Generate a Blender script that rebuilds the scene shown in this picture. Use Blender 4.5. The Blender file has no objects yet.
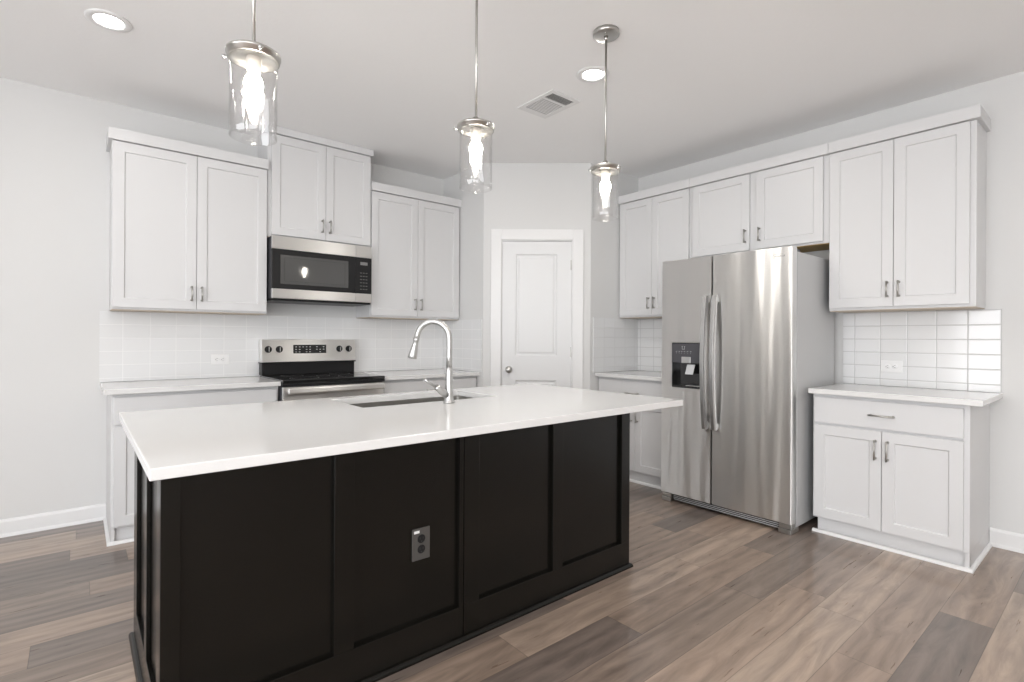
import bpy, bmesh, math, random
from mathutils import Vector, Matrix
random.seed(4)
S = bpy.context.scene
COL = S.collection
PI = math.pi

# ------------------------------------------------------------------ camera
F_PX, CY, CAM_H, YAW, ROLL = 521.42, 337.43, 1.2081, math.radians(39.782), 0.00534
fw = Vector((math.sin(YAW), math.cos(YAW), 0)); rt = Vector((math.cos(YAW), -math.sin(YAW), 0)); up = Vector((0, 0, 1))
r2 = (rt + ROLL*up).normalized(); u2 = (up - ROLL*rt).normalized()
cam_data = bpy.data.cameras.new('camera'); cam = bpy.data.objects.new('camera', cam_data); COL.objects.link(cam)
M = Matrix((r2, u2, -fw)).transposed().to_4x4(); M.translation = Vector((0, 0, CAM_H))
cam.matrix_world = M
cam_data.sensor_width = 36.0; cam_data.lens = 36.0*F_PX/1024.0
cam_data.shift_y = (CY-341.0)/1024.0
cam_data.clip_start = 0.02
S.camera = cam

# ------------------------------------------------------------------ light
W = bpy.data.worlds.new('daylight'); S.world = W; W.use_nodes = True
bg = W.node_tree.nodes['Background']; bg.inputs[0].default_value = (0.955, 0.972, 1.0, 1); bg.inputs[1].default_value = 11.0
S.view_settings.view_transform = 'Standard'; S.view_settings.look = 'None'
S.view_settings.gamma = 1.0; S.view_settings.use_curve_mapping = False
S.view_settings.exposure = -0.53

# room
XR, YL, H = 4.138, 4.344, 2.743
XW, YB = -3.0, -3.4                    # far left wall, wall behind the camera
# pantry corner
L3 = 2.737; P2 = (L3, 3.685); P3 = (3.460, 3.081); PY = 3.081

# ------------------------------------------------------------------ materials
def mat(name, color, rough=0.5, metal=0.0, spec=0.5, emit=None, es=0.0, coat=0.0):
    m = bpy.data.materials.new(name); m.use_nodes = True
    b = m.node_tree.nodes['Principled BSDF']
    b.inputs['Base Color'].default_value = (*color, 1); b.inputs['Roughness'].default_value = rough
    b.inputs['Metallic'].default_value = metal; b.inputs['Specular IOR Level'].default_value = spec
    b.inputs['Coat Weight'].default_value = coat
    if emit: b.inputs['Emission Color'].default_value = (*emit, 1); b.inputs['Emission Strength'].default_value = es
    return m
def nt(m): return m.node_tree.nodes, m.node_tree.links, m.node_tree.nodes['Principled BSDF']
def add_bump(m, scale, strength, dist, stretch=(1, 1, 1), detail=2):
    n, l, b = nt(m)
    tc = n.new('ShaderNodeTexCoord'); mp = n.new('ShaderNodeMapping'); no = n.new('ShaderNodeTexNoise'); bp = n.new('ShaderNodeBump')
    mp.inputs['Scale'].default_value = stretch; no.inputs['Scale'].default_value = scale; no.inputs['Detail'].default_value = detail
    bp.inputs['Strength'].default_value = strength; bp.inputs['Distance'].default_value = dist
    l.new(tc.outputs['Object'], mp.inputs[0]); l.new(mp.outputs[0], no.inputs['Vector'])
    l.new(no.outputs['Fac'], bp.inputs['Height']); l.new(bp.outputs[0], b.inputs['Normal'])
    return bp
def paint(name, color, rough, sc=90, st=0.12, d=0.001, **k):
    m = mat(name, color, rough, **k); add_bump(m, sc, st, d); return m

m_wall = paint('wall_paint', (0.69, 0.69, 0.685), 0.7, 140, 0.25)
m_ceil = paint('ceiling_paint', (0.93, 0.93, 0.93), 0.8, 60, 0.35, 0.002)
m_trim = paint('trim_paint', (0.80, 0.80, 0.80), 0.35)
m_door = paint('door_paint', (0.76, 0.765, 0.77), 0.4)
m_cab = paint('cabinet_paint', (0.67, 0.67, 0.675), 0.38, 60, 0.06)
m_cabin = mat('cabinet_underside', (0.55, 0.47, 0.38), 0.6)
m_wood = mat('raw_wood', (0.42, 0.30, 0.13), 0.7); add_bump(m_wood, 30, .3, .001, (1, 8, 1))
m_black = paint('black_cabinet_paint', (0.0045, 0.0040, 0.0030), 0.24, 80, 0.02, spec=0.32)
m_nickel = mat('satin_nickel', (0.50, 0.49, 0.47), 0.32, 1.0)
m_chrome = mat('brushed_chrome', (0.52, 0.52, 0.515), 0.38, 1.0)
m_blackgl = mat('black_glass', (0.012, 0.012, 0.012), 0.06, 0, 0.6)
m_blackpl = mat('black_plastic', (0.012, 0.012, 0.013), 0.35, spec=0.25)
m_greypl = mat('dark_grey_plastic', (0.07, 0.07, 0.078), 0.35, spec=0.3)
m_mwglass = mat('oven_window_glass', (0.085, 0.085, 0.083), 0.05, 0.0, 0.6)
m_side = paint('fridge_side_paint', (0.52, 0.525, 0.53), 0.40, 250, 0.15)
m_white = mat('white_plastic', (0.84, 0.84, 0.84), 0.3)
m_slot = mat('dark_slot', (0.03, 0.03, 0.03), 0.6)
m_bronze = mat('bronze_plate', (0.085, 0.080, 0.076), 0.42, 0.2)
m_lens = mat('lamp_lens', (1, 1, 1), 0.4, emit=(1.0, 0.98, 0.95), es=60)
m_bulb = mat('bulb_glow', (1, 1, 1), 0.4, emit=(1.0, 0.93, 0.82), es=130)
m_socket = mat('lamp_socket', (0.75, 0.72, 0.68), 0.4, 0.4)
m_mark = mat('panel_print', (0.55, 0.55, 0.55), 0.5)
m_vent = mat('vent_backing', (0.28, 0.28, 0.28), 0.8)

def steel(name, base=(0.90, 0.895, 0.88), rough=0.42, wave=1.0, stretch=(9, 9, .55), fine=(1, 1, 260), vertical_fine=False, wd=.014):
    m = mat(name, base, rough, 1.0); n, l, b = nt(m)
    tc = n.new('ShaderNodeTexCoord')
    mp = n.new('ShaderNodeMapping'); mp.inputs['Scale'].default_value = stretch
    no = n.new('ShaderNodeTexNoise'); no.inputs['Scale'].default_value = 1.0; no.inputs['Detail'].default_value = 1.0
    l.new(tc.outputs['Object'], mp.inputs[0]); l.new(mp.outputs[0], no.inputs['Vector'])
    b1 = n.new('ShaderNodeBump'); b1.inputs['Strength'].default_value = wave; b1.inputs['Distance'].default_value = wd
    l.new(no.outputs['Fac'], b1.inputs['Height'])
    mp2 = n.new('ShaderNodeMapping'); mp2.inputs['Scale'].default_value = fine
    n2 = n.new('ShaderNodeTexNoise'); n2.inputs['Scale'].default_value = 1.0; n2.inputs['Detail'].default_value = 3.0
    l.new(tc.outputs['Object'], mp2.inputs[0]); l.new(mp2.outputs[0], n2.inputs['Vector'])
    mr = n.new('ShaderNodeMapRange'); mr.inputs[3].default_value = rough-.05; mr.inputs[4].default_value = rough+.08
    l.new(n2.outputs['Fac'], mr.inputs[0]); l.new(mr.outputs[0], b.inputs['Roughness'])
    b.inputs['Anisotropic'].default_value = 0.98
    tv = n.new('ShaderNodeCombineXYZ'); tv.inputs[2].default_value = 1.0; l.new(tv.outputs[0], b.inputs['Tangent'])
    l.new(b1.outputs[0], b.inputs['Normal'])
    return m
m_steel = steel('stainless_steel')
m_steelh = steel('stainless_steel_horizontal', wave=.2, stretch=(1, 6, 6))

# quartz worktop
m_quartz = mat('white_quartz', (0.83, 0.83, 0.82), 0.12, 0, 0.5)
n, l, b = nt(m_quartz)
tc = n.new('ShaderNodeTexCoord'); no = n.new('ShaderNodeTexNoise'); no.inputs['Scale'].default_value = 220; no.inputs['Detail'].default_value = 4
cr = n.new('ShaderNodeValToRGB'); cr.color_ramp.elements[0].color = (0.72, 0.715, 0.71, 1); cr.color_ramp.elements[1].color = (0.77, 0.77, 0.765, 1)
l.new(tc.outputs['Object'], no.inputs['Vector']); l.new(no.outputs['Fac'], cr.inputs[0]); l.new(cr.outputs[0], b.inputs['Base Color'])

def math_node(n, l, op, a, b_=None, c=None):
    x = n.new('ShaderNodeMath'); x.operation = op
    for i, v in enumerate((a, b_, c)):
        if v is None: continue
        if hasattr(v, 'links') or hasattr(v, 'is_linked'): l.new(v, x.inputs[i])
        else: x.inputs[i].default_value = v
    return x.outputs[0]

# stacked glossy tile; axis = world axis along the wall, (pa, pz) a joint position
def tile_mat(name, axis, pa, pz, wa=0.149, wz=0.0885, grout=(0.50, 0.50, 0.50), tilec=(0.78, 0.785, 0.79), bs=0.6):
    m = mat(name, tilec, 0.12); n, l, b = nt(m)
    tc = n.new('ShaderNodeTexCoord'); sp = n.new('ShaderNodeSeparateXYZ'); l.new(tc.outputs['Object'], sp.inputs[0])
    def joint(sock, off, w):
        t = math_node(n, l, 'DIVIDE', math_node(n, l, 'SUBTRACT', sock, off), w)
        fr = math_node(n, l, 'FRACT', t)
        d = math_node(n, l, 'MINIMUM', fr, math_node(n, l, 'SUBTRACT', 1.0, fr))
        return math_node(n, l, 'MULTIPLY', d, w), math_node(n, l, 'FLOOR', t)
    da, ia = joint(sp.outputs[axis], pa, wa); dz, iz = joint(sp.outputs[2], pz, wz)
    d = math_node(n, l, 'MINIMUM', da, dz)
    mr = n.new('ShaderNodeMapRange'); mr.inputs[1].default_value = 0.0010; mr.inputs[2].default_value = 0.0022
    l.new(d, mr.inputs[0])
    mx = n.new('ShaderNodeMix'); mx.data_type = 'RGBA'; mx.inputs[6].default_value = (*grout, 1); mx.inputs[7].default_value = (*tilec, 1)
    l.new(mr.outputs[0], mx.inputs[0]); l.new(mx.outputs[2], b.inputs['Base Color'])
    rr = n.new('ShaderNodeMapRange'); rr.inputs[3].default_value = 0.7; rr.inputs[4].default_value = 0.10
    l.new(mr.outputs[0], rr.inputs[0]); l.new(rr.outputs[0], b.inputs['Roughness'])
    mb = n.new('ShaderNodeMapRange'); mb.inputs[1].default_value = 0.001; mb.inputs[2].default_value = 0.006; mb.interpolation_type = 'SMOOTHSTEP'
    l.new(d, mb.inputs[0])
    bp = n.new('ShaderNodeBump'); bp.inputs['Strength'].default_value = bs; bp.inputs['Distance'].default_value = 0.002
    l.new(mb.outputs[0], bp.inputs['Height']); l.new(bp.outputs[0], b.inputs['Normal'])
    return m
m_tileR = tile_mat('tile_fridge_wall', 1, 0.51, 1.387)
m_tileL = tile_mat('tile_range_wall', 0, 0.08, 1.3676, 0.1505, grout=(0.84, 0.84, 0.84), bs=.2)  # same tile as fridge wall; pale grout paints in window glints on tile edges
m_tileY = tile_mat('tile_pantry_side', 1, 3.69, 1.3676, 0.1505, grout=(0.84, 0.84, 0.84), bs=.2)  # pale grout repeats the painted edge glints of the range wall
m_tileX = tile_mat('tile_pantry_return', 0, 3.49, 1.387, grout=(0.66, 0.66, 0.66))

# plank floor, boards along world X
m_floor = mat('vinyl_plank', (0.2, 0.16, 0.13), 0.32, spec=0.6, coat=0.32); n, l, b = nt(m_floor)
tc = n.new('ShaderNodeTexCoord'); sp = n.new('ShaderNodeSeparateXYZ'); l.new(tc.outputs['Object'], sp.inputs[0])
PW, PL = 0.182, 1.22
ty = math_node(n, l, 'DIVIDE', math_node(n, l, 'SUBTRACT', sp.outputs[1], 0.38), PW); row = math_node(n, l, 'FLOOR', ty); fy = math_node(n, l, 'FRACT', ty)
wn = n.new('ShaderNodeTexWhiteNoise'); wn.noise_dimensions = '1D'; l.new(row, wn.inputs['W'])
tx = math_node(n, l, 'ADD', math_node(n, l, 'DIVIDE', sp.outputs[0], PL), wn.outputs['Value']); bx_ = math_node(n, l, 'FLOOR', tx); fx = math_node(n, l, 'FRACT', tx)
cb = n.new('ShaderNodeCombineXYZ'); l.new(bx_, cb.inputs[0]); l.new(row, cb.inputs[1])
w2 = n.new('ShaderNodeTexWhiteNoise'); w2.noise_dimensions = '2D'; l.new(cb.outputs[0], w2.inputs['Vector'])
ramp = n.new('ShaderNodeValToRGB'); ramp.color_ramp.interpolation = 'LINEAR'
els = [(0.0, (0.135, 0.108, 0.094)), (0.25, (0.205, 0.160, 0.132)), (0.5, (0.265, 0.198, 0.155)), (0.75, (0.300, 0.222, 0.172)), (1.0, (0.37, 0.285, 0.225))]
ramp.color_ramp.elements[0].position = 0; ramp.color_ramp.elements[0].color = (*els[0][1], 1)
ramp.color_ramp.elements[1].position = 1; ramp.color_ramp.elements[1].color = (*els[-1][1], 1)
for p_, c_ in els[1:-1]:
    e_ = ramp.color_ramp.elements.new(p_); e_.color = (*c_, 1)
l.new(w2.outputs['Value'], ramp.inputs[0])
# grain coordinates, shifted per board
off = n.new('ShaderNodeVectorMath'); off.operation = 'SCALE'; off.inputs['Scale'].default_value = 9.0
l.new(w2.outputs['Color'], off.inputs[0])
ad = n.new('ShaderNodeVectorMath'); ad.operation = 'ADD'; l.new(tc.outputs['Object'], ad.inputs[0]); l.new(off.outputs[0], ad.inputs[1])
mpg = n.new('ShaderNodeMapping'); mpg.inputs['Scale'].default_value = (1.5, 9, 1); l.new(ad.outputs[0], mpg.inputs[0])
g1 = n.new('ShaderNodeTexNoise'); g1.inputs['Scale'].default_value = 1.6; g1.inputs['Detail'].default_value = 6; g1.inputs['Roughness'].default_value = .62; g1.inputs['Distortion'].default_value = 1.6
l.new(mpg.outputs[0], g1.inputs['Vector'])
mpf = n.new('ShaderNodeMapping'); mpf.inputs['Scale'].default_value = (5, 70, 1); l.new(ad.outputs[0], mpf.inputs[0])
g2 = n.new('ShaderNodeTexNoise'); g2.inputs['Scale'].default_value = 1.0; g2.inputs['Detail'].default_value = 4; l.new(mpf.outputs[0], g2.inputs['Vector'])
wv = n.new('ShaderNodeTexWave'); wv.wave_type = 'RINGS'; wv.inputs['Scale'].default_value = 1.1; wv.inputs['Distortion'].default_value = 5; wv.inputs['Detail'].default_value = 3; wv.inputs['Detail Scale'].default_value = 1.2
mpw = n.new('ShaderNodeMapping'); mpw.inputs['Scale'].default_value = (0.5, 4.0, 1); l.new(ad.outputs[0], mpw.inputs[0]); l.new(mpw.outputs[0], wv.inputs['Vector'])
gsum = math_node(n, l, 'ADD', math_node(n, l, 'MULTIPLY', g1.outputs['Fac'], 1.0), math_node(n, l, 'ADD', math_node(n, l, 'MULTIPLY', g2.outputs['Fac'], 0.26), math_node(n, l, 'MULTIPLY', wv.outputs['Fac'], 0.20)))
mg = n.new('ShaderNodeMapRange'); mg.inputs[1].default_value = 0.38; mg.inputs[2].default_value = 0.96; mg.inputs[3].default_value = 0.58; mg.inputs[4].default_value = 1.34
l.new(gsum, mg.inputs[0])
gm = n.new('ShaderNodeVectorMath'); gm.operation = 'SCALE'; l.new(ramp.outputs[0], gm.inputs[0]); l.new(mg.outputs[0], gm.inputs['Scale'])
dy = math_node(n, l, 'MULTIPLY', math_node(n, l, 'MINIMUM', fy, math_node(n, l, 'SUBTRACT', 1.0, fy)), PW)
dx = math_node(n, l, 'MULTIPLY', math_node(n, l, 'MINIMUM', fx, math_node(n, l, 'SUBTRACT', 1.0, fx)), PL)
dd = math_node(n, l, 'MINIMUM', dx, dy)
gap = n.new('ShaderNodeMapRange'); gap.inputs[1].default_value = 0.0006; gap.inputs[2].default_value = 0.0022; gap.inputs[3].default_value = 0.55
l.new(dd, gap.inputs[0])
gm2 = n.new('ShaderNodeVectorMath'); gm2.operation = 'SCALE'; l.new(gm.outputs[0], gm2.inputs[0]); l.new(gap.outputs[0], gm2.inputs['Scale'])
l.new(gm2.outputs[0], b.inputs['Base Color'])
rg = n.new('ShaderNodeMapRange'); rg.inputs[3].default_value = 0.22; rg.inputs[4].default_value = 0.40; l.new(g2.outputs['Fac'], rg.inputs[0]); l.new(rg.outputs[0], b.inputs['Roughness'])
bpf = n.new('ShaderNodeBump'); bpf.inputs['Strength'].default_value = 0.25; bpf.inputs['Distance'].default_value = 0.0015
l.new(math_node(n, l, 'ADD', gsum, gap.outputs[0]), bpf.inputs['Height']); l.new(bpf.outputs[0], b.inputs['Normal'])

# thin clear glass of the pendants
m_glass = bpy.data.materials.new('clear_glass'); m_glass.use_nodes = True
n = m_glass.node_tree.nodes; l = m_glass.node_tree.links; n.remove(n['Principled BSDF'])
tr = n.new('ShaderNodeBsdfTransparent'); tr.inputs[0].default_value = (0.985, 0.985, 0.985, 1)
gl = n.new('ShaderNodeBsdfGlossy'); gl.inputs['Roughness'].default_value = 0.03
lw = n.new('ShaderNodeLayerWeight'); lw.inputs['Blend'].default_value = 0.5
tcg = n.new('ShaderNodeTexCoord'); mpg2 = n.new('ShaderNodeMapping'); mpg2.inputs['Scale'].default_value = (40, 40, 9)
ng = n.new('ShaderNodeTexNoise'); ng.inputs['Scale'].default_value = 1.0; ng.inputs['Detail'].default_value = 1
bg_ = n.new('ShaderNodeBump'); bg_.inputs['Strength'].default_value = 0.35; bg_.inputs['Distance'].default_value = 0.006
l.new(tcg.outputs['Object'], mpg2.inputs[0]); l.new(mpg2.outputs[0], ng.inputs['Vector']); l.new(ng.outputs['Fac'], bg_.inputs['Height'])
l.new(bg_.outputs[0], gl.inputs['Normal']); l.new(bg_.outputs[0], lw.inputs['Normal'])
pw = n.new('ShaderNodeMath'); pw.operation = 'POWER'; pw.inputs[1].default_value = 4.0; l.new(lw.outputs['Facing'], pw.inputs[0])
ma = n.new('ShaderNodeMath'); ma.operation = 'MULTIPLY_ADD'; ma.inputs[1].default_value = 0.7; ma.inputs[2].default_value = 0.09; l.new(pw.outputs[0], ma.inputs[0])
mxg = n.new('ShaderNodeMixShader'); l.new(ma.outputs[0], mxg.inputs[0]); l.new(tr.outputs[0], mxg.inputs[1]); l.new(gl.outputs[0], mxg.inputs[2])
l.new(mxg.outputs[0], n['Material Output'].inputs['Surface'])

# ------------------------------------------------------------------ helpers
def box(bm, x0, y0, z0, x1, y1, z1):
    vs = [bm.verts.new(p) for p in ((x0, y0, z0), (x1, y0, z0), (x1, y1, z0), (x0, y1, z0), (x0, y0, z1), (x1, y0, z1), (x1, y1, z1), (x0, y1, z1))]
    for f in ((0, 3, 2, 1), (4, 5, 6, 7), (0, 1, 5, 4), (1, 2, 6, 5), (2, 3, 7, 6), (3, 0, 4, 7)): bm.faces.new([vs[i] for i in f])
def frame_of(d):
    d = d.normalized(); a = Vector((0, 0, 1)) if abs(d.z) < .9 else Vector((1, 0, 0))
    x = d.cross(a).normalized(); return x, d.cross(x).normalized()
def tube(bm, pts, rad, seg=14, cap=True, squash=None):
    pts = [Vector(p) for p in pts]; rads = rad if isinstance(rad, (list, tuple)) else [rad]*len(pts)
    rings = []; x = None
    for i, p in enumerate(pts):
        d = (pts[min(i+1, len(pts)-1)]-pts[max(i-1, 0)]).normalized()
        if x is None: x, y = frame_of(d)
        else:
            x = (x - d*x.dot(d)).normalized(); y = d.cross(x)
        r = rads[i]
        rings.append([bm.verts.new(p + (x*math.cos(2*PI*k/seg) + y*math.sin(2*PI*k/seg))*r) for k in range(seg)])
    for a, b_ in zip(rings, rings[1:]):
        for k in range(seg):
            bm.faces.new((a[k], a[(k+1) % seg], b_[(k+1) % seg], b_[k])).smooth = True
    if cap: bm.faces.new(rings[0][::-1]); bm.faces.new(rings[-1])
def lathe(bm, prof, c=(0, 0, 0), seg=40, axis=None, smooth=True):
    """prof: (radius, height) list; axis: direction of the height."""
    ax = Vector(axis or (0, 0, 1)).normalized(); x, y = frame_of(ax); c = Vector(c); rings = []
    for r, h in prof:
        if r < 1e-6: rings.append([bm.verts.new(c+ax*h)])
        else: rings.append([bm.verts.new(c+ax*h+(x*math.cos(2*PI*k/seg)+y*math.sin(2*PI*k/seg))*r) for k in range(seg)])
    for a, b_ in zip(rings, rings[1:]):
        for k in range(seg):
            k2 = (k+1) % seg
            if len(a) == 1 and len(b_) == 1: continue
            if len(a) == 1: f = bm.faces.new((a[0], b_[k2], b_[k]))
            elif len(b_) == 1: f = bm.faces.new((a[k], a[k2], b_[0]))
            else: f = bm.faces.new((a[k], a[k2], b_[k2], b_[k]))
            f.smooth = smooth
def ring_plate(bm, o, i, y0, y1):
    """plate with a rectangular hole in local x/z, thickness y0..y1; o, i = (x0, z0, x1, z1)"""
    def loop(r, y): return [bm.verts.new(p) for p in ((r[0], y, r[1]), (r[2], y, r[1]), (r[2], y, r[3]), (r[0], y, r[3]))]
    a, b_, c, d = loop(o, y0), loop(i, y0), loop(o, y1), loop(i, y1)
    for k in range(4):
        k2 = (k+1) % 4
        bm.faces.new((a[k], a[k2], b_[k2], b_[k])); bm.faces.new((c[k2], c[k], d[k], d[k2]))
        bm.faces.new((a[k2], a[k], c[k], c[k2])); bm.faces.new((b_[k], b_[k2], d[k2], d[k]))
def shaker(bm, x0, z0, x1, z1, yf, th=0.02, rail=0.06, rec=0.008, railb=None):
    """door with its front at yf (facing -y)"""
    rb = railb or rail
    def loop(i, y, ib=None): 
        ib = i if ib is None else ib
        return [bm.verts.new(p) for p in ((x0+i, y, z0+ib), (x1-i, y, z0+ib), (x1-i, y, z1-ib), (x0+i, y, z1-ib))]
    L = [loop(0, yf+th), loop(0, yf), loop(rail, yf, rb), loop(rail+.004, yf+rec, rb+.004)]
    bm.faces.new(L[0][::-1])
    for a, b_ in zip(L, L[1:]):
        for k in range(4): bm.faces.new((a[k], a[(k+1) % 4], b_[(k+1) % 4], b_[k]))
    bm.faces.new(L[3])
def obj(name, bm, m, parent=None, bevel=0.0, seg=2):
    bmesh.ops.recalc_face_normals(bm, faces=bm.faces[:])
    me = bpy.data.meshes.new(name); bm.to_mesh(me); bm.free()
    me.materials.append(m)
    o = bpy.data.objects.new(name, me); COL.objects.link(o)
    if parent: o.parent = parent
    if bevel:
        bv = o.modifiers.new('bevel', 'BEVEL'); bv.width = bevel; bv.segments = seg; bv.limit_method = 'ANGLE'; bv.angle_limit = math.radians(40)
    return o
def bxo(name, c, m, parent=None, bevel=0.0, seg=2):
    bm = bmesh.new()
    for q in (c if isinstance(c[0], (tuple, list)) else [c]): box(bm, *q)
    return obj(name, bm, m, parent, bevel, seg)
def thing(name, label, cat, loc=(0, 0, 0), rz=0.0, group=None):
    o = bpy.data.objects.new(name, None); COL.objects.link(o); o.location = loc; o.rotation_euler = (0, 0, rz)
    o.empty_display_size = .1
    o['label'] = label; o['category'] = cat
    if group: o['group'] = group
    return o
def tag(o, label, cat, group=None):
    o['label'] = label; o['category'] = cat
    if group: o['group'] = group
    return o
def struct(name, bm, m, bevel=0.0):
    o = obj(name, bm, m, None, bevel); o['kind'] = 'structure'; return o
def dup(root, loc=None, label=None):
    r = root.copy(); COL.objects.link(r)
    if loc: r.location = loc
    if label: r['label'] = label
    for ch in list(root.children):
        c = ch.copy(); COL.objects.link(c); c.parent = r
        for g in list(ch.children):
            d = g.copy(); COL.objects.link(d); d.parent = c
    return r

# ------------------------------------------------------------------ room shell
T = 0.12
bm = bmesh.new(); box(bm, XW-T, YB-T, -0.1, XR+T, YL+T, 0); struct('floor', bm, m_floor)
bm = bmesh.new(); box(bm, XW-T, YB-T, H, XR+T, YL+T, H+.1); struct('ceiling', bm, m_ceil)
bm = bmesh.new(); box(bm, XW-T, YL, 0, XR+T, YL+T, H); struct('wall_range_side', bm, m_wall)
bm = bmesh.new(); box(bm, XR, YB, 0, XR+T, YL, H); struct('wall_fridge_side', bm, m_wall)

def wall_with_windows(name, along, fixed, a0, a1, wins, out):
    """along 'x' or 'y'; wins = (a0,a1,z0,z1) openings; out = direction of the outside"""
    bm = bmesh.new(); f0, f1 = sorted((fixed, fixed+out*T))
    def b3(s0, s1, z0, z1):
        if s1-s0 < 1e-4 or z1-z0 < 1e-4: return
        if along == 'x': box(bm, s0, f0, z0, s1, f1, z1)
        else: box(bm, f0, s0, z0, f1, s1, z1)
    s = a0
    for (w0, w1, z0, z1) in wins:
        b3(s, w0, 0, H); b3(w0, w1, 0, z0); b3(w0, w1, z1, H); s = w1
    b3(s, a1, 0, H)
    return struct(name, bm, m_wall)
back_w = [(-2.6, -0.8, 0.05, 2.40)]  # unseen windows inferred from the daylight, placed and sized to light the room
left_w = [(-3.0, -1.2, 0.45, 2.40), (-0.5, 2.0, 0.30, 2.40)]
wall_with_windows('wall_back', 'x', YB, XW, XR, back_w, -1)
wall_with_windows('wall_left', 'y', XW, YB, YL, left_w, -1)
def window(k, along, fixed, w, out):
    bm = bmesh.new(); a0, a1, z0, z1 = w; f = 0.05
    c0, c1 = sorted((fixed+out*.02, fixed+out*.09))
    def b3(s0, s1, q0, q1, e0=c0, e1=c1):
        if along == 'x': box(bm, s0, e0, q0, s1, e1, q1)
        else: box(bm, e0, s0, q0, e1, s1, q1)
    b3(a0, a0+f, z0, z1); b3(a1-f, a1, z0, z1); b3(a0+f, a1-f, z0, z0+f); b3(a0+f, a1-f, z1-f, z1)
    mid = (a0+a1)/2; b3(mid-.03, mid+.03, z0+f, z1-f)
    o = struct('window_%d' % k, bm, m_trim)
    # portal: tells the renderer where the daylight of the sky enters
    ld = bpy.data.lights.new('daylight_portal', 'AREA'); ld.shape = 'RECTANGLE'; ld.size = a1-a0; ld.size_y = z1-z0; ld.cycles.is_portal = True
    lo = bpy.data.objects.new('daylight_portal', ld); COL.objects.link(lo)
    mid3 = (mid, fixed+out*.10, (z0+z1)/2) if along == 'x' else (fixed+out*.10, mid, (z0+z1)/2)
    lo.location = mid3
    d = Vector((0, -out, 0)) if along == 'x' else Vector((-out, 0, 0))
    lo.rotation_euler = d.to_track_quat('-Z', 'Z').to_euler()
k = 1
for w in back_w: window(k, 'x', YB, w, -1); k += 1
for w in left_w: window(k, 'y', XW, w, -1); k += 1

# pantry corner: side wall, diagonal wall with the door, return wall
A = Vector((P2[0], P2[1], 0)); B = Vector((P3[0], P3[1], 0)); E = (B-A).normalized(); ANG = math.atan2(E.y, E.x); LD = (B-A).length
DS0, DS1, DZ = 0.150, 0.790, 2.070
bm = bmesh.new()
def prism(bm, pts, z0, z1):
    lo = [bm.verts.new((p[0], p[1], z0)) for p in pts]; hi = [bm.verts.new((p[0], p[1], z1)) for p in pts]
    bm.faces.new(lo[::-1]); bm.faces.new(hi)
    for i in range(len(pts)):
        j = (i+1) % len(pts); bm.faces.new((lo[i], lo[j], hi[j], hi[i]))
Nn = Vector((-E.y, E.x, 0))              # into the pantry
if Nn.y < 0: Nn = -Nn
def dp(s, n_): p = A+E*s+Nn*n_; return (p.x, p.y)
prism(bm, [(L3, YL), (L3, P2[1]), dp(DS0, 0), dp(DS0, .1), dp(.06, .1), (L3+.1, YL)], 0, H)
struct('wall_pantry_left', bm, m_wall)
bm = bmesh.new(); prism(bm, [dp(DS1, 0), (P3[0], P3[1]), (XR, PY), (XR, PY+.1), (P3[0]+.04, PY+.1), dp(DS1, .1)], 0, H)
struct('wall_pantry_right', bm, m_wall)
bm = bmesh.new(); prism(bm, [dp(DS0, 0), dp(DS1, 0), dp(DS1, .1), dp(DS0, .1)], DZ, H)
struct('wall_pantry_above_door', bm, m_wall)

# pantry door (local frame: x along the diagonal, -y into the kitchen)
def local_struct(name, bm, m, bevel=0):
    o = struct(name, bm, m, bevel); o.location = (A.x, A.y, 0); o.rotation_euler = (0, 0, ANG); return o
bm = bmesh.new()
def panelled(bm, x0, z0, x1, z1, panels, yf, th):
    """door slab with sunk, raised-field panels; one mesh"""
    xs = [x0, panels[0][0], panels[0][2], x1]; zs = [z0]
    for p in panels: zs += [p[1], p[3]]
    zs.append(z1)
    for i in range(3):
        for j in range(len(zs)-1):
            if i == 1 and j % 2 == 1:
                a0, a1, b0, b1 = xs[1], xs[2], zs[j], zs[j+1]
                prof = [(0, 0), (.004, .002), (.012, .010), (.024, .010), (.032, .005), (.036, .004)]
                L = []
                for ins, dep in prof:
                    L.append([bm.verts.new(p) for p in ((a0+ins, yf+dep, b0+ins), (a1-ins, yf+dep, b0+ins), (a1-ins, yf+dep, b1-ins), (a0+ins, yf+dep, b1-ins))])
                for q, w in zip(L, L[1:]):
                    for t in range(4): bm.faces.new((q[t], q[(t+1) % 4], w[(t+1) % 4], w[t]))
                bm.faces.new(L[-1])
            else:
                bm.faces.new([bm.verts.new(p) for p in ((xs[i], yf, zs[j]), (xs[i+1], yf, zs[j]), (xs[i+1], yf, zs[j+1]), (xs[i], yf, zs[j+1]))])
    o = [(x0, z0), (x1, z0), (x1, z1), (x0, z1)]
    fr = [bm.verts.new((p[0], yf, p[1])) for p in o]; bk = [bm.verts.new((p[0], yf+th, p[1])) for p in o]
    for t in range(4): bm.faces.new((fr[t], bk[t], bk[(t+1) % 4], fr[(t+1) % 4]))
    bm.faces.new(bk)
    bmesh.ops.remove_doubles(bm, verts=bm.verts[:], dist=1e-5)
SGN = 1  # local +y points into the pantry
panelled(bm, 0.165, 0.012, 0.775, 2.055, [(0.283, 0.215, 0.650, 0.832), (0.283, 1.045, 0.650, 1.945)], 0.012, 0.035)
door = local_struct('door_1', bm, m_door)
bm = bmesh.new(); box(bm, DS0, -.001, 0, .1635, .1, DZ-.0135); box(bm, .7765, -.001, 0, DS1, .1, DZ-.0135); box(bm, DS0, -.001, DZ-.0135, DS1, .1, DZ)
box(bm, .1635, .048, 0, .175, .06, DZ-.0135); box(bm, .765, .048, 0, .7765, .06, DZ-.0135); box(bm, .1635, .048, DZ-.025, .7765, .06, DZ-.0135)
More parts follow.
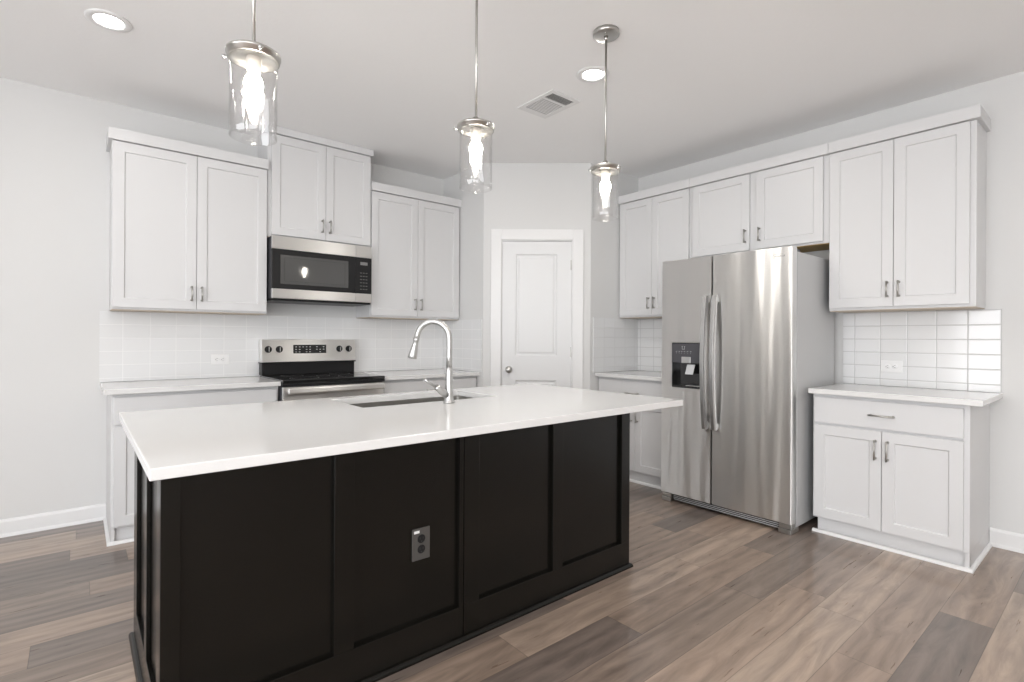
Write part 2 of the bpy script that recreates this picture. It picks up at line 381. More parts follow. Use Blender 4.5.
local_struct('trim_1', bm, m_trim)
bm = bmesh.new(); C0, C1, CZ = 0.066, 0.878, 2.158
prof_x = [(0, -.016), (.085, -.011)]
box(bm, C0, -.018, 0, .158, 0, CZ); box(bm, .784, -.018, 0, C1, 0, CZ); box(bm, .158, -.018, 2.064, .784, 0, CZ)
local_struct('trim_2', bm, m_trim, 0.004)
for hz in (0.30, 1.083, 1.847):
    bm = bmesh.new(); tube(bm, [(.778, .006, hz-.045), (.778, .006, hz+.045)], .0055, 10); box(bm, .766, .0105, hz-.043, .778, .0125, hz+.043)
    obj('hinge', bm, m_nickel, door)
bm = bmesh.new(); lathe(bm, [(0, 0), (.031, 0), (.031, .004), (.027, .008), (.011, .010), (.010, .028), (.016, .032), (.025, .040), (.028, .050), (.026, .060), (.018, .067), (0, .069)], (.228, .012, .925), axis=(0, -1, 0))
obj('door_handle', bm, m_nickel, door)

# baseboards
def baseboard(name, x0, y0, x1, y1, nx, ny):
    """along (x0,y0)-(x1,y1) with wall normal (nx, ny) into the room"""
    bm = bmesh.new(); prof = [(0, 0), (.022, 0), (.021, .008), (.016, .016), (.013, .02), (.013, .088), (.009, .098), (.004, .103), (0, .104)]
    a = [bm.verts.new((x0+nx*p, y0+ny*p, z)) for p, z in prof]; b_ = [bm.verts.new((x1+nx*p, y1+ny*p, z)) for p, z in prof]
    for i in range(len(prof)-1): bm.faces.new((a[i], a[i+1], b_[i+1], b_[i]))
    bm.faces.new(a); bm.faces.new(b_[::-1])
    return struct(name, bm, m_trim)
baseboard('baseboard_range_side', XW, YL, 0.147, YL, 0, -1)
baseboard('baseboard_fridge_side', XR, YB, XR, 0.556, -1, 0)
baseboard('baseboard_left', XW, YB, XW, YL, 1, 0)

# ------------------------------------------------------------------ tile backsplashes
tag(bxo('backsplash', (0.108, YL-.008, .902, L3-.0005, YL-.0005, 1.3665), m_tileL), 'long white glossy tile backsplash behind the range and its counters', 'tiles', 'white tile backsplashes')
tag(bxo('backsplash', (L3-.008, 3.700, .902, L3, YL-.0085, 1.3665), m_tileY), 'narrow white tile strip on the pantry side wall left of the door', 'tiles', 'white tile backsplashes')
tag(bxo('backsplash', (3.497, PY-.008, .902, XR-.0085, PY, 1.390), m_tileX), 'shaded tile panel on the pantry wall right of the door', 'tiles', 'white tile backsplashes')
tag(bxo('backsplash', (XR-.008, 2.30, .902, XR, PY-.0005, 1.390), m_tileR), 'white tile backsplash between pantry corner and refrigerator', 'tiles', 'white tile backsplashes')
tag(bxo('backsplash', (XR-.008, .508, .902, XR, 1.326, 1.390), m_tileR), 'white stacked tile backsplash with grey grout right of the refrigerator', 'tiles', 'white tile backsplashes')

# ------------------------------------------------------------------ cabinets (local: x right, -y to the room, back at y=0)
def pull(parent, x, z0, z1, yf, horizontal=False, x1=None, label=None):
    bm = bmesh.new(); r = .0052; off = .028
    if horizontal:
        a, c = (x, yf-off, z0), (x1, yf-off, z0); f = [(x+.008, yf, z0), (x1-.008, yf, z0)]
        tube(bm, [a, c], r, 10)
        for p in f: tube(bm, [p, (p[0], yf-off, z0)], .0048, 10); lathe(bm, [(0, 0), (.0075, 0), (.0075, .003), (0, .003)], p, 12, (0, -1, 0))
    else:
        tube(bm, [(x, yf-off, z0), (x, yf-off, z1)], r, 10)
        for zz in (z0+.008, z1-.008):
            tube(bm, [(x, yf, zz), (x, yf-off, zz)], .0048, 10); lathe(bm, [(0, 0), (.0075, 0), (.0075, .003), (0, .003)], (x, yf, zz), 12, (0, -1, 0))
    return obj('handle', bm, m_nickel, parent)

def upper(label, loc, rz, w, z0, z1, depth, doors, crown_top, ext=(0, 0), group='white wall cabinets', hz=(.055, .155), raw=False, crown_face=None):
    t = thing('wall_cabinet', label, 'cabinet', (loc[0], loc[1], z0), rz, group); zb = z0
    D = depth-.021
    bxo('body', (.0006, -D, .004, w-.0006, -.0012, z1-zb), m_cab, t, .0012)
    bxo('underside', (.004, -D+.003, -.0005, w-.004, -.004, .0036), m_wood if raw else m_cabin, t)
    for (a, b_, c, d, side) in doors:
        bm = bmesh.new(); shaker(bm, a, c-zb, b_, d-zb, -depth, .0205, .058, .009)
        dr = obj('door', bm, m_cab, t, .0015)
        hx = b_-.028 if side > 0 else a+.028
        pull(dr, hx, c-zb+hz[0], c-zb+hz[1], -depth)
    # crown board
    bm = bmesh.new(); e0, e1 = ext; q = .018
    box(bm, -e0+.0006, -depth-q+.002, z1-zb+.0005, w+e1-.0006, -.0015, crown_top-zb)
    obj('crown_board', bm, m_cab, t, .002)
    return t
G1 = 'white wall cabinets over the range counter'; G2 = 'white wall cabinets over the refrigerator wall'
UD = .3014
def LD_(x): return x
x0 = .157
upper('large two-door white wall cabinet left of the microwave', (x0, YL), 0, 1.0560-x0, 1.3676, 2.4153, UD,
      [(.162-x0, .6095-x0, 1.383, 2.411, 1), (.6125-x0, 1.050-x0, 1.383, 2.411, -1)], 2.484, (.020, 0), G1)
x0 = 1.0570
upper('tallest white wall cabinet, mounted above the microwave up to the ceiling', (x0, YL), 0, 1.8505-x0, 1.934, 2.690, UD,
      [(1.082-x0, 1.4765-x0, 1.953, 2.686, 1), (1.4795-x0, 1.845-x0, 1.953, 2.686, -1)], H-.0012, (0.0, .014), G1)
x0 = 1.8515
upper('two-door white wall cabinet between the microwave and the pantry corner', (x0, YL), 0, 2.7358-x0, 1.3676, 2.4153, UD,
      [(1.857-x0, 2.2875-x0, 1.385, 2.411, 1), (2.2905-x0, 2.722-x0, 1.385, 2.411, -1)], 2.484, (0, 0), G1)
R90 = -PI/2
def yl(y0, y): return y0-y
y0 = PY-.001
upper('narrow two-door white wall cabinet in the corner left of the refrigerator', (XR, y0), R90, y0-2.3405, 1.392, 2.440, UD,
      [(.020, y0-2.7145, 1.410, 2.436, 1), (y0-2.7115, y0-2.358, 1.410, 2.436, -1)], 2.511, (0, 0), G2)
y0 = 2.3395
upper('short white wall cabinet directly above the refrigerator', (XR, y0), R90, y0-1.3225, 1.850, 2.440, UD,
      [(y0-2.324, y0-1.856, 1.868, 2.436, 1), (y0-1.806, y0-1.357, 1.868, 2.436, -1)], 2.511, (0, 0), G2, raw=True)
y0 = 1.3215
upper('large two-door white wall cabinet right of the refrigerator, at the end', (XR, y0), R90, y0-.580, 1.392, 2.440, UD,
      [(y0-1.316, y0-.9635, 1.412, 2.436, 1), (y0-.9605, y0-.607, 1.412, 2.436, -1)], 2.511, (0, .020), G2)

def base(label, loc, rz, w, fa, fb, split, ends=(False, False), group=None, pz=.768):
    t = thing('base_cabinet', label, 'cabinet', (loc[0], loc[1], 0), rz, group)
    D = .5845; F0 = D-.0205; tz = .092
    bm = bmesh.new(); box(bm, .0006, -F0, tz, w-.0006, -.0012, .868)
    obj('body', bm, m_cab, t, .001)
    bm = bmesh.new(); box(bm, .022 if not ends[0] else 0.0006, -F0+.020, .0005, w-.022 if not ends[1] else w-.0006, -.0015, tz-.0002)
    obj('toe_board', bm, m_cab, t)
    # end panels reach down to the floor
    for i, e in enumerate(ends):
        if e:
            xx = (.0006, .019) if i == 0 else (w-.019, w-.0006)
            bxo('end_panel', (xx[0], -F0-.0003, .0005, xx[1], -F0+.030, tz-.0003), m_cab, t)
    # shoe moulding
    bm = bmesh.new(); s0 = -.016 if ends[0] else .001; s1 = w+.016 if ends[1] else w-.001
    yy = -F0-.0005
    def quarter(bm, a, b_, nx, ny, y_is=True):
        pr = [(0, 0), (.016, 0), (.0155, .007), (.012, .013), (.006, .0165), (0, .018)]
        r1 = [bm.verts.new((a[0]+nx*p, a[1]+ny*p, .0005+z)) for p, z in pr]; r2_ = [bm.verts.new((b_[0]+nx*p, b_[1]+ny*p, .0005+z)) for p, z in pr]
        for i in range(len(pr)-1): bm.faces.new((r1[i], r1[i+1], r2_[i+1], r2_[i]))
        bm.faces.new(r1); bm.faces.new(r2_[::-1]); bm.faces.new((r1[-1], r1[0], r2_[0], r2_[-1]))
    fy_ = -F0+.020-.0003 if not any(ends) else yy
    quarter(bm, (s0, fy_), (s1, fy_), 0, -1)
    if ends[0]: quarter(bm, (0, fy_-.0), (0, -.024), -1, 0)
    if ends[1]: quarter(bm, (w, fy_-.0), (w, -.024), 1, 0)
    obj('shoe_moulding', bm, m_trim, t)
    # drawer and two doors
    bm = bmesh.new(); box(bm, fa, -D, .690, fb, -D+.0202, .848)
    dr = obj('drawer', bm, m_cab, t, .003)
    c = (fa+fb)/2
    pull(dr, c-.062, pz, 0, -D, True, c+.062)
    for a, b_, s in ((fa, split-.0015, 1), (split+.0015, fb, -1)):
        bm = bmesh.new(); shaker(bm, a, .104, b_, .676, -D, .0202, .058, .009)
        d = obj('door', bm, m_cab, t, .0015)
        pull(d, b_-.028 if s > 0 else a+.028, .512, .628, -D)
    return t
G3 = 'white base cabinets along the walls'
x0 = .148
base('white base cabinet left of the range, its end facing the open wall', (x0, YL), 0, 1.0600-x0, .012, 1.046-x0, .602-x0, (True, False), G3, .742)
x0 = 1.822
base('white base cabinet between the range and the pantry, partly hidden behind the island faucet', (x0, YL), 0, 2.7340-x0, .012, .90, .456, (False, False), G3)
y0 = PY-.002
base('white base cabinet in the corner left of the refrigerator', (XR, y0), R90, y0-2.306, .014, y0-2.320, y0-2.672, (False, False), G3, .748)
y0 = 1.312
base('white base cabinet right of the refrigerator with exposed side panel', (XR, y0), R90, y0-.5577, y0-1.300, y0-.582, y0-.9425, (False, True), G3)

def top(label, x0, y0, x1, y1):
    return tag(bxo('countertop', (x0, y0, .869, x1, y1, .8995), m_quartz, None, .003), label, 'countertop', 'white quartz countertops along the walls')
CD = .6145
top('white quartz countertop on the cabinet left of the range', .1132, YL-CD, 1.0632, YL-.001)
top('white quartz countertop between the range and the pantry side wall', 1.8195, YL-CD, L3-.001, YL-.001)
top('white quartz countertop in the corner left of the refrigerator', XR-CD, 2.3025, XR-.001, PY-.001)
top('short white quartz countertop right of the refrigerator', XR-CD, .5024, XR-.001, 1.3246)

# ------------------------------------------------------------------ island
IX0, IX1, IY0, IY1 = .1277, 2.3349, 1.4589, 2.6031
SX0, SX1, SY0, SY1 = .953, 1.690, 2.150, 2.520
BX0, BX1, BY0, BY1 = .1763, 2.2442, 1.7173, 2.572
bm = bmesh.new()
def xy_ring(bm, o, i, z0, z1):
    def loop(r, z): return [bm.verts.new(p) for p in ((r[0], r[1], z), (r[2], r[1], z), (r[2], r[3], z), (r[0], r[3], z))]
    a, b_, c, d = loop(o, z0), loop(i, z0), loop(o, z1), loop(i, z1)
    for k in range(4):
        k2 = (k+1) % 4
        bm.faces.new((a[k], b_[k], b_[k2], a[k2])); bm.faces.new((c[k], c[k2], d[k2], d[k]))
        bm.faces.new((a[k], a[k2], c[k2], c[k])); bm.faces.new((b_[k2], b_[k], d[k], d[k2]))
xy_ring(bm, (IX0, IY0, IX1, IY1), (SX0, SY0, SX1, SY1), .8705, .900)
tag(obj('countertop', bm, m_quartz, None, .003), 'large white quartz island countertop with a sink cutout', 'countertop')

isl = thing('kitchen_island', 'black panelled kitchen island base standing under the large white top', 'island', (BX0, BY0, 0))
W_, D_ = BX1-BX0, BY1-BY0
wt = .02
bm = bmesh.new()
box(bm, wt, .0185, .0905, W_-wt, wt+.016, .869); box(bm, wt, D_-wt, .0905, W_-wt, D_-.001, .869)
box(bm, .013, .0186, .0905, .036, D_-.001, .869); box(bm, W_-.036, .0186, .0905, W_-.013, D_-.001, .869)
box(bm, wt, .02, .0005, W_-wt, D_-.06, .09)
obj('body', bm, m_black, isl)
# front back-panels: frame stands 18 mm proud of the sunk fields
def panel_frame(name, fields, x0, x1, z0, z1, flip=None, dpt=.018):
    bm = bmesh.new(); xs = [x0]
    for a, b_ in fields: xs += [a, b_]
    xs.append(x1); fz0, fz1 = .138, .855
    def P(x, y, z): return (x, y, z) if flip is None else flip(x, y, z)
    def q(a, b_, c, d, y0=0, y1=dpt):
        p0 = P(a, y0, c); p1 = P(b_, y1, d)
        box(bm, min(p0[0], p1[0]), min(p0[1], p1[1]), min(p0[2], p1[2]), max(p0[0], p1[0]), max(p0[1], p1[1]), max(p0[2], p1[2]))
    for i in range(0, len(xs), 2): q(xs[i], xs[i+1], fz0, fz1)
    q(x0, x1, z0, fz0); q(x0, x1, fz1, z1)
    return obj(name, bm, m_black, isl, .0015)
o_ = BX0
panel_frame('front_panel', [(.224-o_, .662-o_), (.732-o_, 1.165-o_)], 0, 1.1835-o_, .0005, .869)
panel_frame('front_panel', [(1.262-o_, 1.682-o_), (1.745-o_, 2.180-o_)], 1.1875-o_, W_, .0005, .869)
panel_frame('side_panel', [(.085, .367), (.435, .735)], .0185, D_, .0005, .869, lambda x, y, z: (y, x, z), .012)
panel_frame('side_panel', [(.085, .367), (.435, .735)], .0185, D_, .0005, .869, lambda x, y, z: (W_-y, x, z), .012)
# shoe moulding round the foot
bm = bmesh.new()
pr = [(0, .0005), (.015, .0005), (.0145, .008), (.011, .015), (.006, .019), (0, .020)]
corn = [(0, 0, -1, -1), (W_, 0, 1, -1), (W_, D_, 1, 1), (0, D_, -1, 1)]
rings = [[bm.verts.new((cx+sx*(p+.0003), cy+sy*(p+.0003), z)) for p, z in pr] for cx, cy, sx, sy in corn]
for a_, b_ in ((3, 0), (0, 1), (1, 2)):
    for i in range(len(pr)-1): bm.faces.new((rings[a_][i], rings[a_][i+1], rings[b_][i+1], rings[b_][i]))
obj('shoe_moulding', bm, m_black, isl)
# cabinet doors on the range side of the island
nd = 5; ww = (W_-.04)/nd
for i in range(nd):
    if i == 1 or i == 2: pass
    a = .02+i*ww+.002; b_ = .02+(i+1)*ww-.002
    bm = bmesh.new(); shaker(bm, -b_, .10, -a, .85, -.0205, .0200, .058, .009)
    bmesh.ops.rotate(bm, verts=bm.verts[:], cent=(0, 0, 0), matrix=Matrix.Rotation(PI, 3, 'Z'))
    bmesh.ops.translate(bm, verts=bm.verts[:], vec=(0, D_-.0005, 0))
    d = obj('door', bm, m_black, isl, .0015)
    bm = bmesh.new(); hx = b_-.03 if i % 2 == 0 else a+.03
    tube(bm, [(hx, D_+.048, .69), (hx, D_+.048, .80)], .0052, 10)
    for zz in (.70, .79): tube(bm, [(hx, D_+.020, zz), (hx, D_+.048, zz)], .0048, 10)
    obj('handle', bm, m_nickel, d)

# undermount sink hanging under the cutout
snk = thing('sink', 'stainless steel undermount sink set into the island top', 'sink', ((SX0+SX1)/2, (SY0+SY1)/2, .870))
hx, hy, dp_ = (SX1-SX0)/2+.004, (SY1-SY0)/2+.004, .215
bm = bmesh.new()
def rr(hx, hy, r, z, n_=5):
    out = []
    for cx, cy, a0 in ((hx-r, hy-r, 0), (-hx+r, hy-r, PI/2), (-hx+r, -hy+r, PI), (hx-r, -hy+r, 1.5*PI)):
        for i in range(n_+1):
            a = a0+PI/2*i/n_; out.append(bm.verts.new((cx+r*math.cos(a), cy+r*math.sin(a), z)))
    return out
rs = [rr(hx+.018, hy+.018, .03, -.0008), rr(hx, hy, .02, -.0008), rr(hx-.004, hy-.004, .02, -dp_+.02), rr(hx-.02, hy-.02, .03, -dp_), rr(.06, .06, .058, -dp_-.004),
      rr(.05, .05, .049, -dp_-.012)]
for a_, b_ in zip(rs, rs[1:]):
    for i in range(len(a_)): bm.faces.new((a_[i], a_[(i+1) % len(a_)], b_[(i+1) % len(a_)], b_[i])).smooth = False
bm.faces.new(rs[-1])
so = obj('basin', bm, mat('brushed_sink_steel', (.42, .41, .39), .38, 1.0), snk)
sm = so.modifiers.new('shell', 'SOLIDIFY'); sm.thickness = .0015; sm.offset = 1
bm = bmesh.new(); lathe(bm, [(0, 0), (.030, 0), (.042, .004), (.048, .006), (.048, .002), (.03, -.004)], (0, 0, -dp_-.011), 32); obj('drain', bm, m_chrome, snk)

# faucet
fx0, fy0_ = 1.335, 2.061
fa = thing('faucet', 'brushed nickel pull-down faucet arching over the island sink', 'faucet', (fx0, fy0_, .900))
dirv = Vector((-.584, .812, 0))
bm = bmesh.new(); lathe(bm, [(0, .0006), (.027, .0006), (.027, .006), (.0235, .011), (.0205, .03), (.0190, .08), (.0165, .152), (.0160, .158), (.0140, .160), (.0135, .165)], (0, 0, 0), 32); obj('column', bm, m_chrome, fa)
bm = bmesh.new(); R_ = .082; pts = [(0, 0, .160), (0, 0, .22), (0, 0, .300)]
for i in range(1, 17):
    a = PI*i/17*1.0
    p = dirv*(R_-R_*math.cos(a)); pts.append((p.x, p.y, .300+R_*math.sin(a)))
p = dirv*.167; pts.append((p.x, p.y, .298))
tube(bm, pts, .0135, 18); obj('spout', bm, m_chrome, fa)
ts = dirv*.166+Vector((0, 0, .303)); te = dirv*.188+Vector((0, 0, .208)); ax = (te-ts)
bm = bmesh.new(); Lh = ax.length
lathe(bm, [(.0128, 0), (.0145, .002), (.0145, .012), (.0125, .014), (.0135, .03), (.0185, .06), (.0215, Lh-.012), (.0220, Lh), (.019, Lh+.001), (0, Lh-.002)], ts, 24, ax); obj('spray_head', bm, m_chrome, fa)
bm = bmesh.new(); h0 = Vector((-.012, 0, .038)); h1 = Vector((-.072, -.006, .078)); h2 = Vector((-.140, -.012, .118))
tube(bm, [h0, h0.lerp(h1, .5), h1, h1+(h1-h0)*.08], [.017, .0175, .0135, .008], 16); tube(bm, [h1, h1.lerp(h2, .5), h2], [.0075, .0055, .0065], 12)
obj('lever_handle', bm, m_chrome, fa)

# ------------------------------------------------------------------ range
RX0, RX1 = 1.0665, 1.8165; RW = RX1-RX0
rg_ = thing('range', 'stainless steel electric range with black glass cooktop between white base cabinets', 'stove', (RX0, YL-.0, 0))
bxo('body', [(.001, -.600, .06, RW-.001, -.012, .880), (.03, -.56, .0005, RW-.03, -.05, .06)], m_greypl, rg_, .003)
# cooktop
bm = bmesh.new(); box(bm, 0, -.640, .884, RW, -.065, .909); ct = obj('cooktop', bm, m_blackgl, rg_, .005, 3)
bxo('front_lip', (.0, -.641, .866, RW, -.600, .8835), m_blackpl, rg_, .003)
m_ring = mat('burner_ring', (0.13, 0.13, 0.13), 0.3)
for cx, cy, r in ((.19, -.50, .10), (.56, -.50, .115), (.19, -.22, .08), (.56, -.22, .08), (.375, -.36, .05)):
    bm = bmesh.new(); lathe(bm, [(r, .9091), (r, .9094), (r-.003, .9094), (r-.003, .9091)], (cx, cy, 0), 48); obj('burner_ring', bm, m_ring, ct)
# backguard: stainless control panel above a black sill, slightly leaning back
bm = bmesh.new()
vs = [(.002, -.108, 1.008), (RW-.008, -.108, 1.008), (RW-.008, -.092, 1.182), (.002, -.092, 1.182)]
f_ = [bm.verts.new(v) for v in vs]; k_ = [bm.verts.new((v[0], -.012, v[2])) for v in vs]
bm.faces.new(f_); bm.faces.new(k_[::-1])
for i in range(4): bm.faces.new((f_[i], k_[i], k_[(i+1) % 4], f_[(i+1) % 4]))
bgd = obj('control_panel', bm, m_steelh, rg_, .004)
bxo('lower_backguard', [(.006, -.094, .9095, RW-.016, -.012, 1.0), (.0, -.110, .998, RW-.008, -.012, 1.0078)], m_blackpl, rg_, .003)
def py(z): return -.108+(z-1.008)/.174*.016
bm = bmesh.new(); box(bm, 1.300-RX0, py(1.106)-.0035, 1.072, 1.560-RX0, py(1.106)+.004, 1.141); dsp = obj('display', bm, m_blackgl, bgd, .002)
bm = bmesh.new()
for i in range(9):
    for j in range(3):
        if random.random() < .8:
            xx = 1.315-RX0+i*.027; zz = 1.082+j*.020; box(bm, xx, py(1.106)-.0040, zz, xx+.012, py(1.106)-.0035, zz+.005)
obj('printed_keys', bm, m_mark, dsp)
for kx in (1.116, 1.196, 1.669, 1.749):
    bm = bmesh.new(); c = (kx-RX0, py(1.107)-.0003, 1.107)
    lathe(bm, [(0, 0), (.026, 0), (.026, .004), (.021, .006), (.019, .022), (.017, .025), (0, .025)], c, 28, (0, -1, -.05))
    kb = obj('knob', bm, m_blackpl, bgd)
    bm = bmesh.new(); box(bm, c[0]-.003, c[1]-.0300, c[2]-.017, c[0]+.003, c[1]-.0245, c[2]+.017); obj('knob_grip', bm, m_chrome, kb, .001)
# oven door, handle, drawer
bm = bmesh.new(); ring_plate(bm, (.004, .205, RW-.004, .858), (.10, .36, RW-.10, .74), -.628, -.6005); od = obj('oven_door', bm, m_steelh, rg_, .003)
bxo('window', (.10, -.622, .36, RW-.10, -.604, .74), m_blackgl, od)
bm = bmesh.new(); box(bm, .022, -.692, .815, RW-.022, -.662, .858); box(bm, .035, -.663, .822, .065, -.6285, .848); box(bm, RW-.065, -.663, .822, RW-.035, -.6285, .848); obj('handle', bm, m_steelh, od, .012, 4)
bxo('storage_drawer', (.004, -.626, .070, RW-.004, -.6005, .198), m_steelh, rg_, .004)

# ------------------------------------------------------------------ microwave
MX0, MX1 = 1.0660, 1.8230; MW = MX1-MX0; mz0 = 1.470
mw = thing('microwave', 'stainless and black over-the-range microwave mounted under the tallest cabinet', 'microwave', (MX0, YL-.001, mz0), 0)
MD = .375; MH = 1.932-mz0
bxo('housing', (.001, -MD+.03, .012, MW-.001, -.0015, MH), m_greypl, mw, .002)
bxo('underside', [(.004, -MD+.012, -.004, MW-.004, -.02, .0118)], m_blackpl, mw, .004)
bxo('top_grille', [(0, -MD, MH-.092, 1.690-MX0, -MD+.0295, MH-.001), (1.692-MX0, -MD, MH-.092, MW, -MD+.0295, MH-.001)], m_steelh, mw, .0015)
bxo('bottom_trim', [(0, -MD, .0125, 1.690-MX0, -MD+.0295, .082), (1.692-MX0, -MD, .0125, MW, -MD+.0295, .082)], m_steelh, mw, .003)
dx1 = 1.690-MX0
dz0, dz1 = .083, MH-.093
bm = bmesh.new(); ring_plate(bm, (0, dz0, dx1-.001, dz1), (.058, dz0+.036, dx1-.058, dz1-.040), -MD+.001, -MD+.0293); md = obj('door', bm, m_blackpl, mw, .0015)
bxo('window', (.058, -MD+.004, dz0+.036, dx1-.058, -MD+.02, dz1-.040), m_mwglass, md)
bxo('window_mesh', [(.085, -MD+.0032, dz0+.055, .088, -MD+.0039, dz1-.058), (dx1-.088, -MD+.0032, dz0+.055, dx1-.085, -MD+.0039, dz1-.058),
    (.088, -MD+.0032, dz0+.055, dx1-.088, -MD+.0039, dz0+.058), (.088, -MD+.0032, dz1-.061, dx1-.088, -MD+.0039, dz1-.058)], m_slot, md)
bxo('control_panel', (dx1+.001, -MD+.001, dz0, MW, -MD+.0293, dz1), m_blackpl, mw, .0015)
bxo('display', (dx1+.038, -MD+.0002, dz1-.060, dx1+.098, -MD+.001, dz1-.036), mat('display_grey', (.2, .2, .2), .3), mw)
bm = bmesh.new()
for j in range(6):
    for i in range(3): box(bm, dx1+.036+i*.023, -MD+.0004, dz0+.030+j*.026, dx1+.052+i*.023, -MD+.001, dz0+.036+j*.026)
obj('printed_keys', bm, mat('keypad_grey', (.12, .12, .12), .5), mw)

# ------------------------------------------------------------------ refrigerator (local: x right = -Y, y into wall = +X)
FX, FY1, FY0, FZ = 3.3668, 2.2878, 1.3561, 1.782
fr_ = thing('refrigerator', 'tall stainless steel side-by-side refrigerator with ice and water dispenser', 'refrigerator', (FX, FY1, 0), R90)
FWid = FY1-FY0; seam = FY1-1.887
bxo('cabinet', (.004, .075, .030, FWid-.004, .700, 1.755), m_side, fr_, .006)
for hq in (.02, FWid-.10): bxo('hinge_cover', (hq, .085, 1.7555, hq+.08, .16, 1.776), m_greypl, fr_, .003)
# freezer door with the dispenser opening
dx0, dx1_, dz0_, dz1_ = FY1-2.200, FY1-1.973, .851, 1.175
bm = bmesh.new(); ring_plate(bm, (0, .062, seam-.004, FZ), (dx0, dz0_, dx1_, dz1_), 0, .066); fd = obj('freezer_door', bm, m_steel, fr_, .007, 3)
bm = bmesh.new(); box(bm, seam+.004, 0, .062, FWid, .066, FZ); rd = obj('refrigerator_door', bm, m_steel, fr_, .007, 3)
bxo('door_gasket', [(.012, .0665, .07, seam-.008, .0748, FZ-.02), (seam+.008, .0665, .07, FWid-.012, .0748, FZ-.02)], m_blackpl, fr_)
# dispenser
zc = 1.030
bm = bmesh.new()
box(bm, dx0+.0005, -.001, zc, dx1_-.0005, .050, dz1_-.0005)
box(bm, dx0+.0005, .055, dz0_+.0005, dx1_-.0005, .0655, zc)
box(bm, dx0+.0005, .002, dz0_+.0005, dx0+.006, .055, zc); box(bm, dx1_-.006, .002, dz0_+.0005, dx1_-.0005, .055, zc)
box(bm, dx0+.006, .000, dz0_+.0005, dx1_-.006, .055, dz0_+.014)
ds = obj('dispenser', bm, m_blackgl, fd, .002)
bxo('control_panel', (dx0+.004, -.0022, zc+.002, dx1_-.004, -.0011, dz1_-.005), m_greypl, ds)
bxo('ice_chute', (FY1-2.118, -.006, 1.030, FY1-2.045, .040, 1.075), m_chrome, ds, .003)
bm = bmesh.new(); vs = [(FY1-2.090, -.004, .950), (FY1-2.028, -.004, .950), (FY1-2.020, .012, 1.020), (FY1-2.082, .012, 1.020)]
a_ = [bm.verts.new(v) for v in vs]; b2 = [bm.verts.new((v[0], v[1]+.006, v[2])) for v in vs]
bm.faces.new(a_); bm.faces.new(b2[::-1])
for i in range(4): bm.faces.new((a_[i], b2[i], b2[(i+1) % 4], a_[(i+1) % 4]))
obj('paddle', bm, mat('clear_paddle', (.55, .56, .57), .15), ds, .001)
bxo('drip_tray', (FY1-2.085, -.003, dz0_+.0145, dx1_-.008, .05, dz0_+.020), m_chrome, ds, .001)
bm = bmesh.new()
for i, xx in enumerate((.035, .058, .078, .100, .125, .150)):
    box(bm, dx0+xx, -.0028, zc+.082, dx0+xx+.010, -.0022, zc+.0845)
    box(bm, dx0+xx+.003, -.0028, zc+.070, dx0+xx+.006, -.0022, zc+.073)
for q in ((.086, .098, .088, .120), (.104, .098, .106, .120), (.088, .098, .104, .100), (.082, .118, .092, .120), (.100, .118, .110, .120)):
    box(bm, dx0+q[0], -.0028, zc+q[1], dx0+q[2], -.0022, zc+q[3])
obj('panel_icons', bm, m_mark, ds)
# bowed handles
def fhandle(x, parent):
    bm = bmesh.new(); n_ = 48; z0, z1 = .582, 1.503; ring = []
    for i in range(n_+1):
        t = i/n_; z = z0+(z1-z0)*t; bow = .028+.034*math.sin(PI*t)**.8
        w_ = .0175; d_ = .014
        pr = [(-w_, d_), (-w_, -.004), (-w_+.005, -d_), (w_-.005, -d_), (w_, -.004), (w_, d_)]
        ring.append([bm.verts.new((x+a, -bow+b_, z)) for a, b_ in pr])
    for a_, b_ in zip(ring, ring[1:]):
        for k in range(6): bm.faces.new((a_[k], a_[(k+1) % 6], b_[(k+1) % 6], b_[k]))
    bm.faces.new(ring[0]); bm.faces.new(ring[-1][::-1])
    box(bm, x-.012, -.0205-.008, z0+.006, x+.012, -.0003, z0+.045); box(bm, x-.012, -.0205-.008, z1-.045, x+.012, -.0003, z1-.006)
    return obj('handle', bm, m_chrome, parent, .001)
fhandle(seam-.034, fd); fhandle(seam+.036, rd)
# maker's badge, illegible in the photo
bm = bmesh.new()
bxx, bz = FY1-1.475, 1.720
for i in range(10): 
    if i != 0: box(bm, bxx+i*.0075, -.0012, bz, bxx+i*.0075+.0045, -.0002, bz+(.011 if i in (2, 6, 9) else .0075))
ringp = [(bxx+.034+.040*math.cos(a), -.0010, bz+.005+.014*math.sin(a)) for a in [PI*2*i/30 for i in range(4, 25)]]
tube(bm, ringp, .0010, 6)
obj('badge', bm, m_chrome, rd)
# plinth grille and feet covers
bxo('base_grille', (.085, .035, .012, FWid-.085, .060, .056), m_blackpl, fr_, .002)
bm = bmesh.new()
for i in range(3): box(bm, .09, .030, .018+i*.012, FWid-.09, .036, .022+i*.012)
obj('grille_slats', bm, m_side, fr_)
for a, b_ in ((.004, .082), (FWid-.082, FWid-.004)):
    bxo('foot_cover', [(a, .004, .0006, b_, .12, .030), (a, .012, .032, b_, .074, .058)], m_nickel, fr_, .004)
for hq in (.05, FWid-.10): bxo('roller', (hq, .60, .0006, hq+.05, .66, .0295), m_blackpl, fr_)

